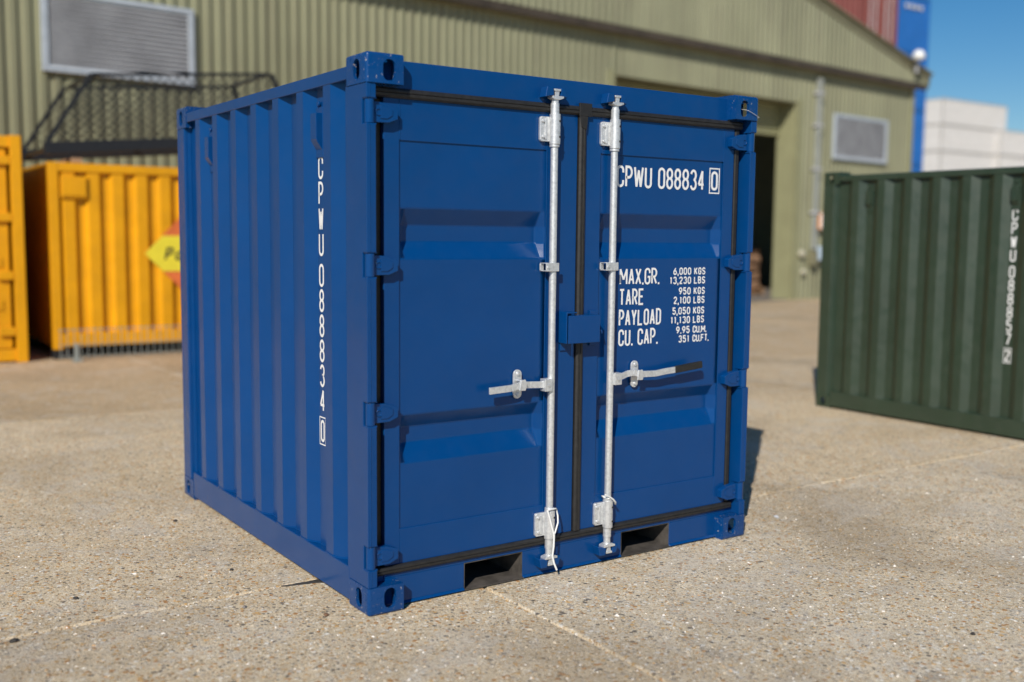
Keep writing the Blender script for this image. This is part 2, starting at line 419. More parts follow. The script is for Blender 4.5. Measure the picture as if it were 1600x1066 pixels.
# ------------------------------------------------------------------ stroke lettering
def arc(cx, cy, rx, ry, a0, a1, n=10):
    return [(cx + rx*math.cos(R(a0+(a1-a0)*i/n)), cy + ry*math.sin(R(a0+(a1-a0)*i/n))) for i in range(n+1)]
def glyph(c, w, h):
    """list of (points, closed) in a w x h box, centre lines"""
    r = w/2; q = h*0.25
    if c in '0O': return [(arc(r, h-r, r, r, 0, 180) + arc(r, r, r, r, 180, 360), True)]
    if c == 'C': return [([(w, h-r-h*.12)] + arc(r, h-r, r, r, 0, 180) + arc(r, r, r, r, 180, 360) + [(w, r+h*.12)], False)]
    if c == 'G': return [([(w, h-r-h*.10)] + arc(r, h-r, r, r, 0, 180) + arc(r, r, r, r, 180, 360) + [(w, h*.45), (w*.55, h*.45)], False)]
    if c == 'D': return [([(0, 0), (0, h)] + arc(w*.4, h-w*.6, w*.6, w*.6, 90, 0) + arc(w*.4, w*.6, w*.6, w*.6, 0, -90), True)]
    if c == 'U': return [([(0, h)] + arc(r, r, r, r, 180, 360) + [(w, h)], False)]
    if c == 'P' or c == 'R':
        g = [([(0, 0), (0, h)] + arc(w*.45, h*.73, w*.55, h*.27, 90, -90) + [(0, h*.46)], False)]
        if c == 'R': g.append(([(w*.45, h*.46), (w, 0)], False))
        return g
    if c == 'B': return [([(0, 0), (0, h)] + arc(w*.45, h*.76, w*.5, h*.24, 90, -90) + [(0, h*.52)], False), ([(0, h*.52)] + arc(w*.45, h*.26, w*.55, h*.26, 90, -90) + [(0, 0)], False)]
    if c == 'S': return [(arc(r, h-q, r, q, 10, 270, 14) + arc(r, q, r, q, 90, -170, 14)[1:], False)]
    if c == '8': return [(arc(r, h*.755, r*.94, h*.245, -90, 270, 20)[:-1], True), (arc(r, h*.26, r, h*.26, 90, 450, 20)[:-1], True)]
    if c == '3': return [(arc(r, h-q, r*.95, q, 165, -80, 14) + arc(r, q*1.03, r, q*1.03, 80, -165, 14), False)]
    if c == '2': return [(arc(r, h-r, r, r, 175, -25, 12) + [(0, 0), (w, 0)], False)]
    if c == '4': return [([(w*.72, 0), (w*.72, h), (0, h*.27), (w, h*.27)], False)]
    if c == '5': return [([(w*.95, h), (w*.1, h), (w*.04, h*.54)] + arc(r, h*.31, r, h*.31, 125, -165, 14), False)]
    if c == '6': return [(arc(r, h*.29, r, h*.29, 0, 360, 20)[:-1], True), ([(w*.02, h*.32), (w*.06, h*.5), (w*.72, h)], False)]
    if c == '9': return [([(w-x, h-y) for x, y in p], cl) for p, cl in glyph('6', w, h)]
    if c == '7': return [([(0, h), (w, h), (w*.3, 0)], False)]
    if c == '1': return [([(w*.15, h*.8), (w*.55, h), (w*.55, 0)], False)]
    if c == 'M': return [([(0, 0), (0, h), (w*.5, h*.3), (w, h), (w, 0)], False)]
    if c == 'W': return [([(0, h), (w*.24, 0), (w*.5, h*.85), (w*.76, 0), (w, h)], False)]
    if c == 'A': return [([(0, 0), (r, h), (w, 0)], False), ([(w*.18, h*.3), (w*.82, h*.3)], False)]
    if c == 'X': return [([(0, 0), (w, h)], False), ([(0, h), (w, 0)], False)]
    if c == 'T': return [([(0, h), (w, h)], False), ([(r, h), (r, 0)], False)]
    if c == 'E': return [([(w, h), (0, h), (0, 0), (w, 0)], False), ([(0, h*.52), (w*.85, h*.52)], False)]
    if c == 'F': return [([(w, h), (0, h), (0, 0)], False), ([(0, h*.52), (w*.85, h*.52)], False)]
    if c == 'L': return [([(0, h), (0, 0), (w, 0)], False)]
    if c == 'Y': return [([(0, h), (r, h*.45), (w, h)], False), ([(r, h*.47), (r, 0)], False)]
    if c == 'K': return [([(0, 0), (0, h)], False), ([(w, h), (0, h*.38)], False), ([(w*.3, h*.56), (w, 0)], False)]
    if c == 'o': return [(arc(r, h*.33, r, h*.33, 0, 360, 16)[:-1], True)]
    if c == 'l': return [([(r, 0), (r, h)], False)]
    return []
def ribbon(mb, pts, closed, sw, depth, place):
    """flat ribbon of width sw along 2-D pts; place(x, y, d) gives 3-D"""
    pts = [Vector((p[0], p[1])) for p in pts]
    pts = [p for i, p in enumerate(pts) if i == 0 or (p - pts[i-1]).length > 1e-6]
    if closed and (pts[0]-pts[-1]).length < 1e-6: pts.pop()
    n = len(pts); L = []; Rr = []
    for i in range(n):
        d0 = (pts[i]-pts[i-1]).normalized() if (closed or i > 0) else None
        d1 = (pts[(i+1) % n]-pts[i]).normalized() if (closed or i < n-1) else None
        d0 = d0 or d1; d1 = d1 or d0
        n0 = Vector((-d0.y, d0.x)); n1 = Vector((-d1.y, d1.x))
        nn = n0 + n1
        nn = nn.normalized() if nn.length > 1e-4 else n0
        k = 1.0/max(0.5, nn.dot(n0))
        L.append(pts[i] + nn*sw/2*k); Rr.append(pts[i] - nn*sw/2*k)
    vs = [place(p.x, p.y, depth) for p in L] + [place(p.x, p.y, depth) for p in Rr]
    mb.add(vs, [(i, (i+1) % n, n+(i+1) % n, n+i) for i in range(n if closed else n-1)])
def split_sharp(pts, closed):
    if closed: return [pts]
    out = [[pts[0]]]
    for i in range(1, len(pts)):
        out[-1].append(pts[i])
        if i < len(pts)-1:
            a = Vector(pts[i])-Vector(pts[i-1]); b = Vector(pts[i+1])-Vector(pts[i])
            if a.length > 1e-6 and b.length > 1e-6 and a.angle(b) > R(100): out.append([pts[i]])
    return out
def text_run(mb, s, x, y, h, cw, gap, sw, place, dstart=0.0):
    """left-aligned run; returns x after it"""
    d = dstart
    for ch in s:
        if ch == ' ': x += cw*0.72; continue
        if ch in '.,':
            ribbon(mb, [(x+sw*.5, y - (sw*.8 if ch == ',' else 0)), (x+sw*.5, y+sw)], False, sw, d, place); x += sw+gap; continue
        wide = {'W': 1.35, 'M': 1.3, '1': 0.75, 'l': .4}.get(ch, 1.0)*cw
        for pts, cl in glyph(ch, wide-sw, h-sw):
            for run in split_sharp(pts, cl):
                ribbon(mb, [(x+sw/2+px, y+sw/2+py) for px, py in run], cl, sw, d, place); d += 0.00012
        x += wide+gap
    return x
def text_len(s, cw, gap, sw):
    t = 0
    for ch in s:
        t += cw*0.72 if ch == ' ' else (sw+gap if ch in '.,' else {'W': 1.35, 'M': 1.3, '1': 0.75, 'l': .4}.get(ch, 1.0)*cw+gap)
    return t-gap

# ------------------------------------------------------------------ ground, slabs
g = MB()
g.add([(-300,-300,-0.012),(600,-300,-0.012),(600,600,-0.012),(-300,600,-0.012)], [(0,1,2,3)])
ground_o = g.build('ground', M['filler'], None, smooth=False)
tag(ground_o, 'pale concrete yard of large slabs with sandy joints', 'ground', kind='structure')
def slab(x0, x1, y0, y1):
    rnd = random.Random(int(x0*31+y0*17))
    n = 90; ring = []
    for (ax, ay), (bx, by) in (((x0,y0),(x1,y0)),((x1,y0),(x1,y1)),((x1,y1),(x0,y1)),((x0,y1),(x0,y0))):
        for i in range(n):
            f = i/n; ring.append((ax+(bx-ax)*f, ay+(by-ay)*f))
    cx, cy = (x0+x1)/2, (y0+y1)/2
    hw, hh = (x1-x0)/2, (y1-y0)/2
    vs = []
    wv = [(rnd.uniform(.05,.5), rnd.uniform(0,6), rnd.uniform(.002,.005)) for _ in range(5)]
    wob = [sum(math.sin(i*f+p)*a for f, p, a in wv) for i in range(len(ring))]
    for lvl, inset in ((-0.03, 0.005), (-0.009, 0.005), (0.0, 0.011)):
        for (x, y), wo in zip(ring, wob):
            j = inset + ((max(-.003, wo) + rnd.uniform(-0.002, 0.004)*(2 if rnd.random() < .12 else 1)) if lvl > -0.02 else 0)
            vs.append((cx+(x-cx)*(1-j/hw), cy+(y-cy)*(1-j/hh), lvl))
    m = len(ring)
    fs = [(a*m+i, a*m+(i+1) % m, (a+1)*m+(i+1) % m, (a+1)*m+i) for a in (0, 1) for i in range(m)]
    fs.append(tuple(2*m+i for i in range(m)))
    so_ = MB().add(vs, fs).build('concrete_slab', M['concrete'], ground_o, smooth=False)
    # older, browner pours further back; paler ones by the containers
    so_.color = (1.0, .93, .84, 1) if y0 > 5 else ((1.23, 1.24, 1.25, 1) if x0 > .5 and y0 < .5 else (1.21, 1.19, 1.15, 1))
XS = [-19.4, -14.4, -9.4, -4.4, 0.60, 5.6, 10.6, 15.6, 20.6, 25.6, 30.6, 36.0]
YS = [-14.4, -9.4, -4.45, 0.56, 5.5, 10.5, 15.5, 20.5]
for j in range(len(YS)-1):
    sh = 0.0 if YS[j] < .5 else 0.95
    for i in range(len(XS)-1):
        slab(XS[i]+sh, XS[i+1]+sh, YS[j], YS[j+1])
far = MB().add([(-300,20.5,-0.006),(600,20.5,-0.006),(600,600,-0.006),(-300,600,-0.006)], [(0,1,2,3)])
far.build('concrete_apron', M['concrete'], ground_o, smooth=False)
far2 = MB().add([(37,-300,-0.004),(600,-300,-0.004),(600,20.5,-0.004),(37,20.5,-0.004)], [(0,1,2,3)])
far2.build('concrete_apron', M['concrete'], ground_o, smooth=False)

# ------------------------------------------------------------------ small steel container
W_, L_, H_ = 2.19, 2.43, 2.26
def stadium(cx, cy, wd, ht, n=8):
    r = wd/2
    return [(cx+r*math.cos(R(a)), cy+ht/2-r+r*math.sin(R(a))) for a in [180*i/n for i in range(n+1)]] + \
           [(cx+r*math.cos(R(a)), cy-ht/2+r+r*math.sin(R(a))) for a in [180+180*i/n for i in range(n+1)]]
def casting_mesh():
    """corner casting at the origin corner: faces -x, -y and -z outside; hollow, slotted"""
    a, b, c = 0.163, 0.178, 0.118
    bm = bmesh.new()
    me = MB().box(0, a, 0, b, 0, c).mesh('casting'); bm.from_mesh(me)
    ed = [e for e in bm.edges if sum(1 for v in e.verts for k in range(3) if v.co[k] < 1e-6) >= 4]
    bmesh.ops.bevel(bm, geom=ed, offset=0.014, segments=4, affect='EDGES', profile=0.5)
    bm.to_mesh(me); bm.free()
    o = link('casting_tmp', me, M['blue'])
    cut = []
    cut.append(MB().box(0.014, 0.140, 0.014, 0.155, 0.014, 0.100).build('c', M['blue'], smooth=False))
    cut.append(MB().prism(stadium(0.100, 0.066, 0.056, 0.086), 'y', -0.02, 0.03).build('c', M['blue'], smooth=False))
    cut.append(MB().prism(stadium(0.088, 0.062, 0.056, 0.082), 'x', -0.02, 0.03).build('c', M['blue'], smooth=False))
    cut.append(MB().prism(stadium(0.085, 0.090, 0.060, 0.110), 'z', -0.02, 0.03).build('c', M['blue'], smooth=False))
    for k in cut:
        md = o.modifiers.new('b', 'BOOLEAN'); md.operation = 'DIFFERENCE'; md.object = k; md.solver = 'EXACT'
    dg = bpy.context.evaluated_depsgraph_get()
    res = bpy.data.meshes.new_from_object(o.evaluated_get(dg))
    for k in cut + [o]: bpy.data.objects.remove(k)
    res.materials.clear()
    return res
CAST = casting_mesh()
def boolean_mesh(mb, cutters):
    o = mb.build('tmp', M['blue'], smooth=False); cs = [k.build('tmp', M['blue'], smooth=False) for k in cutters]
    for k in cs:
        md = o.modifiers.new('b', 'BOOLEAN'); md.operation = 'DIFFERENCE'; md.object = k; md.solver = 'EXACT'
    res = bpy.data.meshes.new_from_object(o.evaluated_get(bpy.context.evaluated_depsgraph_get()))
    for k in cs + [o]: bpy.data.objects.remove(k)
    res.materials.clear()
    return res
def casting(sx, sy, sz):
    me = CAST.copy()
    bm = bmesh.new(); bm.from_mesh(me)
    for v in bm.verts:
        if sx: v.co.x = W_-v.co.x
        if sy: v.co.y = L_-v.co.y
        if sz: v.co.z = H_-v.co.z
    if (sx+sy+sz) % 2: bmesh.ops.reverse_faces(bm, faces=bm.faces)
    bm.to_mesh(me); bm.free()
    return me

def corrugated(length, z0, z1, depth, pitch, flat, slope, first, t=0.003):
    """profile points (s, d): s along the wall, d inwards; outer flats centred at first + k*pitch"""
    pts = [(0.0, depth)]
    k = 0
    while first + k*pitch + flat/2 + slope < length:
        c = first + k*pitch
        if c - flat/2 - slope > 0:
            pts += [(c-flat/2-slope, depth), (c-flat/2, 0.0), (c+flat/2, 0.0), (c+flat/2+slope, depth)]
        k += 1
    pts.append((length, depth))
    return pts

def small_container(loc, rz, scale, paintm, chipm, serial, check, label, group):
    root = empty('shipping_container', loc, rz, label, 'container', group)
    root.scale = (scale,)*3
    def mirror(mb):
        m = MB(); m.v = [(W_-x, y, z) for x, y, z in mb.v]; m.f = [tuple(reversed(f)) for f in mb.f]; return m
    # castings
    for sx in (0, 1):
        for sy in (0, 1):
            for sz in (0, 1):
                link('corner_casting', casting(sx, sy, sz), chipm, root)
    HZ = (2.034, 1.432, 0.834, 0.240)
    cuts = sorted([(z-0.050, z+0.050) for z in HZ])
    # front posts, notched for the hinges
    for side in (0, 1):
        p = MB().prism([(.003,.006),(.044,.006),(.044,.115),(.100,.115),(.100,.195),(.003,.195)], 'z', .118, 2.142)
        cutters = [MB().box(-.01,.060,-.01,.047,a,b) for a, b in cuts]
        if side: p = mirror(p); cutters = [mirror(k) for k in cutters]
        pm = boolean_mesh(p, cutters)
        post = link('corner_post', pm, paintm, root, bevel=0.0025)
        # weld bead along the front edge
        for a, b in [(0.118, cuts[0][0])] + [(cuts[i][1], cuts[i+1][0]) for i in range(3)] + [(cuts[3][1], 2.142)]:
            wb = MB(); rnd = random.Random(int(a*100))
            k = int((b-a)/0.03)
            wb.tube([(0.0165+rnd.uniform(-.0008,.0008), 0.0062, a+0.004+(b-a-0.008)*i/k) for i in range(k+1)], 0.0022, 5)
            if side: wb = mirror(wb)
            wb.build('weld_bead', paintm, post, ang=80)
        for z in HZ:
            k = MB().cyl((.025,.026,z-.046), (.025,.026,z+.046), .019, n=20)
            if side: k = mirror(k)
            hg = k.build('hinge', paintm, root, bevel=0.002)
            lf = MB().prism([(.036,z-.041),(.036,z+.041),(.098,z+.036),(.146,z+.020),(.153,z+.014),(.153,z-.024),(.112,z-.040)], 'y', .028, .060)
            lf.prism([(.074,z-.026),(.074,z+.026),(.104,z+.023),(.128,z+.012),(.128,z-.012),(.104,z-.026)], 'y', .0245, .0285)
            if side: lf = mirror(lf)
            lf.build('hinge_leaf', paintm, hg, bevel=0.003)
            rg = MB().tube([(.066+.013*math.cos(a), .0275, z+.013*math.sin(a)) for a in [2*math.pi*i/16 for i in range(16)]], .0035, 6, True)
            if side: rg = mirror(rg)
            rg.build('hinge_boss', paintm, hg, ang=80)
            for dz in (.050, -.050):
                lug = MB().box(.006,.048,.009,.060,z+dz-.0035,z+dz+.0035)
                if side: lug = mirror(lug)
                lug.build('hinge_lug', paintm, hg, bevel=0.002)
        # rear posts, stepped
        p = MB().prism([(.003,2.425),(.003,2.305),(.008,2.298),(.026,2.295),(.030,2.278),(.052,2.275),(.075,2.275),(.075,2.425)], 'z', .118, 2.142)
        if side: p = mirror(p)
        p.build('corner_post', paintm, root, bevel=0.002)
        # rails
        r = MB().box(.002,.062,.178,L_-.178,.022,.166).box(.0621,.10,.178,L_-.178,.022,.030)
        if side: r = mirror(r)
        r.build('bottom_side_rail', paintm, root, bevel=0.004)
        r = MB().box(.002,.062,.178,L_-.178,2.170,2.222)
        if side: r = mirror(r)
        r.build('top_side_rail', paintm, root, bevel=0.004)
        # side sheet
        prof = [(0.19,.041)]
        for k in range(7):
            c = .379+.281*k
            prof += [(c-.036-.068,.041),(c-.036,.005),(c+.036,.005),(c+.036+.068,.041)]
        prof += [(2.29,.041)]
        m = MB(); n = len(prof)
        vs = []
        for off in (0, .002):
            for z in (.160, 2.176):
                vs += [(d+off, s, z) for s, d in prof]
        fs = [(i, i+1, n+i+1, n+i) for i in range(n-1)] + [(2*n+i, 3*n+i, 3*n+i+1, 2*n+i+1) for i in range(n-1)]
        m.add(vs, fs)
        if side: m = mirror(m)
        sw_ = m.build('side_wall', paintm, root)
        # wavy weld along the rail
        rnd = random.Random(3)
        wl = []
        for i in range(n-1):
            a, b = prof[i], prof[i+1]; kk = max(1, int(abs(b[0]-a[0])/.02))
            for j in range(kk):
                f = j/kk; wl.append((a[1]+(b[1]-a[1])*f-.001, a[0]+(b[0]-a[0])*f, .1675+rnd.uniform(-.001,.0015)))
        wb = MB().tube(wl, .0042, 5)
        if side: wb = mirror(wb)
        wb.build('weld_bead', paintm, sw_, ang=80)
        for vy in (.520, 1.925):
            v = MB().prism([(.040,1.905),(.012,1.945),(.006,1.958),(.006,2.068),(.040,2.068)], 'y', vy-.030, vy+.030)
            v.box(.034,.0405,vy-.036,vy+.036,1.880,2.095)
            v.cyl((.038,vy,2.108),(.026,vy,2.108),.012,n=12)
            if side: v = mirror(v)
            v.build('air_vent', paintm, root, bevel=0.003)
        lr = MB().tube([(.050+.0*a, 1.082+.013*math.cos(a), .184+.013*math.sin(a)) for a in [2*math.pi*i/14 for i in range(14)]], .004, 6, True)
        if side: lr = mirror(lr)
        lr.build('lashing_ring', paintm, root, ang=80)
    # rear wall, roof, floor
    m = MB(); prof = [(0.07,.0)]
    for k in range(7):
        c = .255+.281*k
        prof += [(c-.036-.068,.036),(c-.036,.0),(c+.036,.0),(c+.036+.068,.036)]
    prof += [(W_-.07,.0)]; n = len(prof)
    m.add([(s, L_-.02-d, z) for z in (.10, 2.2) for s, d in prof], [(i, i+1, n+i+1, n+i) for i in range(n-1)])
    m.build('rear_wall', paintm, root)
    MB().box(.163,W_-.163,L_-.09,L_-.004,.02,.15).build('rear_sill', paintm, root, bevel=.004)
    MB().box(.163,W_-.163,L_-.09,L_-.004,2.15,2.25).build('rear_header', paintm, root, bevel=.004)
    m = MB(); xs = [.05+ (W_-.1)*i/40 for i in range(41)]
    m.add([(x, y, 2.224+(.012 if (i//2) % 2 else 0)) for y in (.10, L_-.05) for i, x in enumerate(xs)], [(i, i+1, 41+i+1, 41+i) for i in range(40)])
    m.build('roof', paintm, root)
    MB().box(.06,W_-.06,.12,L_-.08,.150,.165).build('floor', M['timber'], root)
    # header and sill
    hd = MB().box(.1005,W_-.1005,.060,.150,2.128,2.246).box(.044,.1003,.062,.115,2.128,2.236).box(W_-.1003,W_-.044,.062,.115,2.128,2.236)
    hd.build('door_header', paintm, root, bevel=.004)
    P1, P2 = (.494, .806), (1.390, 1.705)
    s = MB()
    s.box(.1005,W_-.1005,.060,.150,.128,.158)
    for a, b in ((.1005,P1[0]),(P1[1],P2[0]),(P2[1],W_-.1005)):
        s.box(a, b, .0602, .150, .012, .1278)
        s.prism([(.050,.008),(.060,.020),(.0601,.008)], 'x', a, b)
    s.box(.044,.1003,.062,.115,.118,.158).box(W_-.1003,W_-.044,.062,.115,.118,.158)
    s.build('door_sill', paintm, root, bevel=.0025)
    for a, b in (P1, P2):
        f = MB()
        f.box(a+.0004,a+.004,.0615,L_-.05,.0108,.1272).box(b-.004,b-.0004,.0615,L_-.05,.0108,.1272)
        f.box(a+.0045,b-.0045,.0615,L_-.05,.1245,.1272).box(a,b,.052,L_-.05,.006,.0105)
        f.box(a+.0045,b-.0045,1.2,1.21,.0107,.124)
        f.build('forklift_pocket', M['pocket'], root)
    # doors
    DY = .060
    def door(xa, xb, pa, pb):
        d = empty('door'); d.parent = root
        fr = MB()
        fr.box(xa, pa, DY, DY+.045, .165, 2.105); fr.box(pb, xb, DY, DY+.045, .165, 2.105)
        fr.box(pa, pb, DY+.0003, DY+.045, 1.932, 2.105); fr.box(pa, pb, DY+.0003, DY+.045, .165, .330)
        fr.build('door_frame', paintm, d, bevel=.0025)
        zs = [(.328,0),(.604,0),(.682,1),(.750,1),(.808,0),(1.455,0),(1.524,1),(1.594,1),(1.662,0),(1.934,0)]
        xs = [(pa-.002,0),(pa+.004,0),(pa+.030,1),(pb-.030,1),(pb-.004,0),(pb+.002,0)]
        dep = .043
        vs = [(x, DY+.0065+dep*fx*fz, z) for z, fz in zs for x, fx in xs]
        nx = len(xs)
        fs = [(j*nx+i, j*nx+i+1, (j+1)*nx+i+1, (j+1)*nx+i) for j in range(len(zs)-1) for i in range(nx-1)]
        pn = MB().add(vs, fs).build('door_panel', paintm, d, bevel=.007, seg=3)
        pn.modifiers[0].angle_limit = R(15)
        # weld beads at the panel edge
        wb = MB(); rnd = random.Random(5)
        for x in (pa+.001, pb-.001):
            for z0, z1 in ((1.935, 2.10),) if x < pb-.1 else ((.20, 2.10),):
                k = int((z1-z0)/.02)
                wb.tube([(x+rnd.uniform(-.0006,.0006), DY+.0005, z0+(z1-z0)*i/k) for i in range(k+1)], .0026, 5)
        wb.build('weld_bead', paintm, d, ang=80)
        return d
    dl = door(.104, 1.084, .176, .915)
    dr = door(1.130, W_-.104, 1.222, 2.016)
    # gaskets
    def gasket(a, b, axis, c0, c1, name='gasket'):
        cm = (c0+c1)/2; hw = (c1-c0)/2
        if axis == 'x':
            pr = [(DY+.012,cm-hw),(DY-.008,cm-hw),(DY-.016,cm-hw*.62),(DY-.017,cm-hw*.12),(DY-.0125,cm),(DY-.017,cm+hw*.12),(DY-.016,cm+hw*.62),(DY-.008,cm+hw),(DY+.012,cm+hw)]
            return MB().prism(pr, 'x', a, b).build(name, M['rubber'], root, bevel=.0015)
        pr = [(cm-hw,DY+.012),(cm-hw,DY-.008),(cm-hw*.62,DY-.016),(cm-hw*.12,DY-.017),(cm,DY-.0125),(cm+hw*.12,DY-.017),(cm+hw*.62,DY-.016),(cm+hw,DY-.008),(cm+hw,DY+.012)]
        return MB().prism(pr, 'z', a, b).build(name, M['rubber'], root, bevel=.0015)
    gasket(.062, W_-.062, 'x', 2.096, 2.136)
    gasket(.062, W_-.062, 'x', .146, .182)
    gasket(.183, 2.128, 'z', 1.087, 1.127)
    MB().box(1.080,1.150,DY-.020,DY-.010,2.092,2.150).prism([(1.080,2.0921),(1.128,2.0921),(1.122,2.03),(1.090,2.045)], 'y', DY-.020, DY-.016).build('gasket_flap', M['rubber'], root, bevel=.004)
    for a in (.076, W_-.104):
        MB().box(a, a+.028, DY+(.022 if a < 1 else -.008), DY+.06, .183, 2.095).build('gasket', M['rubber'], root, bevel=.006)
    # locking rods
    G = M['galv']
    def rod(x, mir):
        o = empty('locking_rod'); o.parent = root
        ry = .030
        MB().cyl((x,ry,.10),(x,ry,2.155),.0165,n=20).build('rod', G, o)
        for zc, sgn in ((2.022, 1), (.244, -1)):
            b = MB()
            b.cyl((x,ry-.002,zc-.066),(x,ry-.002,zc+.066),.0245,n=20)
            b.cyl((x,ry,zc-sgn*.066),(x,ry,zc-sgn*.078),.0225,n=20)
            b.cyl((x,ry,zc+sgn*.066),(x,ry,zc+sgn*.112),.0195,n=20)
            br = b.build('rod_bracket', G, o, bevel=.002)
            q = MB().prism([(x-.062,zc-.054),(x-.068,zc-.046),(x-.068,zc+.046),(x-.062,zc+.054),(x-.012,zc+.054),(x-.012,zc-.054)], 'y', .043, .0585)
            q.box(x-.046,x-.034,.038,.0431,zc-.045,zc+.045)
            q.build('bracket_plate', G, br, bevel=.004)
            for dz in (-.034, .034):
                MB().cyl((x-.054,.0425,zc+dz),(x-.054,.036,zc+dz),.0085,.006,n=10).build('bolt', G, br, bevel=.001)
                MB().cyl((x+.010,ry-.0245,zc+dz),(x+.010,ry-.0262,zc+dz),.005,n=10).build('rivet_hole', M['void'], br)
        mb_ = MB().prism([(x-.052,1.398),(x-.052,1.436),(x+.020,1.436),(x+.020,1.398)], 'y', ry-.022, ry-.017)
        mb_.box(x-.052,x-.018,ry-.0169,.0585,1.398,1.402).box(x-.052,x-.018,ry-.0169,.0585,1.432,1.436).box(x-.054,x-.034,.050,.0584,1.4021,1.4319)
        c = mb_.build('rod_guide', G, o, bevel=.002)
        MB().cyl((x-.041,ry-.022,1.417),(x-.041,ry-.027,1.417),.006,n=10).build('bolt', G, c)
        # cams and keepers
        for zc, sgn in ((2.160, 1), (.090, -1)):
            k = MB()
            k.prism([(x-.028,zc-.006),(x-.010,zc-.012),(x+.012,zc-.012),(x+.034,zc-.004),(x+.034,zc+.004),(x-.028,zc+.004)] if sgn > 0 else
                    [(x-.034,zc-.004),(x+.034,zc-.004),(x+.034,zc+.006),(x+.010,zc+.014),(x-.012,zc+.012),(x-.034,zc+.006)], 'y', ry-.022, ry+.018)
            k.prism([(x-.008,zc),(x+.010,zc),(x+.014,zc+sgn*.034),(x-.014,zc+sgn*.034)], 'y', ry-.016, ry+.016)
            k.box(x-.017,x+.018,ry-.020,ry+.014,zc+sgn*.030-.005,zc+sgn*.030+.005)
            k.cyl((x+.026,ry-.004,zc+sgn*.030),(x+.046,ry-.006,zc+sgn*.030),.006,n=10)
            k.build('cam', G, o, bevel=.003)
            kp = MB(); kp2 = MB()
            kp.prism([(x-.066,zc-sgn*.004),(x-.056,zc+sgn*.042),(x-.022,zc+sgn*.042),(x-.018,zc+sgn*.006)], 'y', ry-.020, .0598)
            kp2.prism([(x+.020,zc+sgn*.006),(x+.022,zc+sgn*.040),(x+.046,zc+sgn*.038),(x+.056,zc-sgn*.002)], 'y', ry-.018, .0598)
            kp.build('cam_keeper', paintm, o, bevel=.004); kp2.build('cam_keeper', paintm, o, bevel=.004)
        # handle
        s_ = 1 if mir else -1
        hz = .892
        hb = MB().box(min(x+s_*.010,x+s_*.052),max(x+s_*.010,x+s_*.052),ry-.026,ry+.014,hz-.030,hz+.026)
        hb.cyl((x+s_*.031,ry-.026,hz-.002),(x+s_*.031,ry-.031,hz-.002),.008,n=12)
        hub = hb.build('handle_hub', G, o, bevel=.004)
        hd_ = MB()
        if mir:
            P = [(.050,.002,.024),(.105,.016,.028),(.135,.020,.020),(.175,.010,.014),(.270,.008,.012),(.330,.014,.012),(.396,.018,.012)]
        else:
            P = [(.050,.000,.024),(.120,.004,.026),(.170,.008,.020),(.200,.004,.014),(.230,-.002,.014),(.345,-.006,.012)]
        for i in range(len(P)-1):
            a, b = P[i], P[i+1]
            hd_.bar((x+s_*a[0], a[2], hz+a[1]), (x+s_*b[0], b[2], hz+b[1]), .009, .030)
        hn = hd_.build('handle', G, o, bevel=.002)
        if mir:
            MB().bar((x+s_*.394,.012,hz+.018),(x+s_*.575,.010,hz+.034),.016,.036).build('grip', M['rubber'], hn, bevel=.006)
        kx = x+s_*.170
        kp = MB().prism(stadium(kx, hz+.008, .044, .130), 'y', .050, .0595)
        kq = kp.build('handle_keeper', G, o, bevel=.002)
        MB().prism([(kx-.020,hz-.016),(kx-.012,hz+.030),(kx+.012,hz+.034),(kx+.024,hz+.010),(kx+.014,hz-.018)], 'y', .006, .012).box(kx-.012,kx+.012,.0121,.0499,hz+.022,hz+.030).build('keeper_catch', G, kq, bevel=.003)
        for dz in (-.038, .054):
            MB().cyl((kx,.050,hz+dz),(kx,.042,hz+dz),.011,.007,n=12).build('bolt', G, kq, bevel=.001)
        return o
    rod(.932, False)
    rod(1.276, True)
    # lock box across the doors
    lb = MB()
    lb.box(.990,.996,-.002,.0585,1.072,1.214).box(.9962,1.050,-.002,.0585,1.208,1.214)
    lb.box(.9962,1.030,.052,.0585,1.035,1.2078)
    o = lb.build('lock_box', paintm, root, bevel=.002)
    MB().box(.9975,1.180,-.008,-.003,1.072,1.198).box(1.010,1.180,-.0028,.050,1.1925,1.1978).box(1.175,1.1798,-.0028,.050,1.072,1.192).build('lock_box_cover', paintm, o, bevel=.002)
    MB().tube([(1.180,.02,1.135),(1.196,.012,1.125),(1.206,.012,1.112),(1.208,.02,1.128),(1.208,.034,1.15)], .0045, 6).build('lock_box_hook', paintm, o)
    MB().box(1.165,1.215,.050,.0585,1.050,1.215).build('lock_box_plate', paintm, o, bevel=.002)
    # lettering on the right door
    fy = DY+.0065-.0012
    pf = lambda x, y, d: (x, fy-d, y)
    t = MB()
    code = serial[:4]+' '+serial[4:]
    cw = .0455; gp = .0068; sw = .0118; h = .102
    x = text_run(t, code, 1.322, 1.785, h, cw, gp, sw, pf)
    bx = 1.925
    ribbon(t, [(bx,1.776),(bx,1.897),(bx+.066,1.897),(bx+.066,1.776)], True, .006, 0, pf)
    text_run(t, check, bx+.0095, 1.789, .095, .047, .0, .0125, pf)
    t.build('lettering', M['letter'], dr, smooth=False, recalc=False)
    t = MB()
    rows = [('MAX.GR.', 1.327, '6,000', 'KGS', '13,230', 'LBS'), ('TARE', 1.229, '950', 'KGS', '2,100', 'LBS'), ('PAYLOAD', 1.131, '5,050', 'KGS', '11,130', 'LBS'), ('CU. CAP.', 1.036, '9.95', 'CU.M.', '351', 'CU.FT.')]
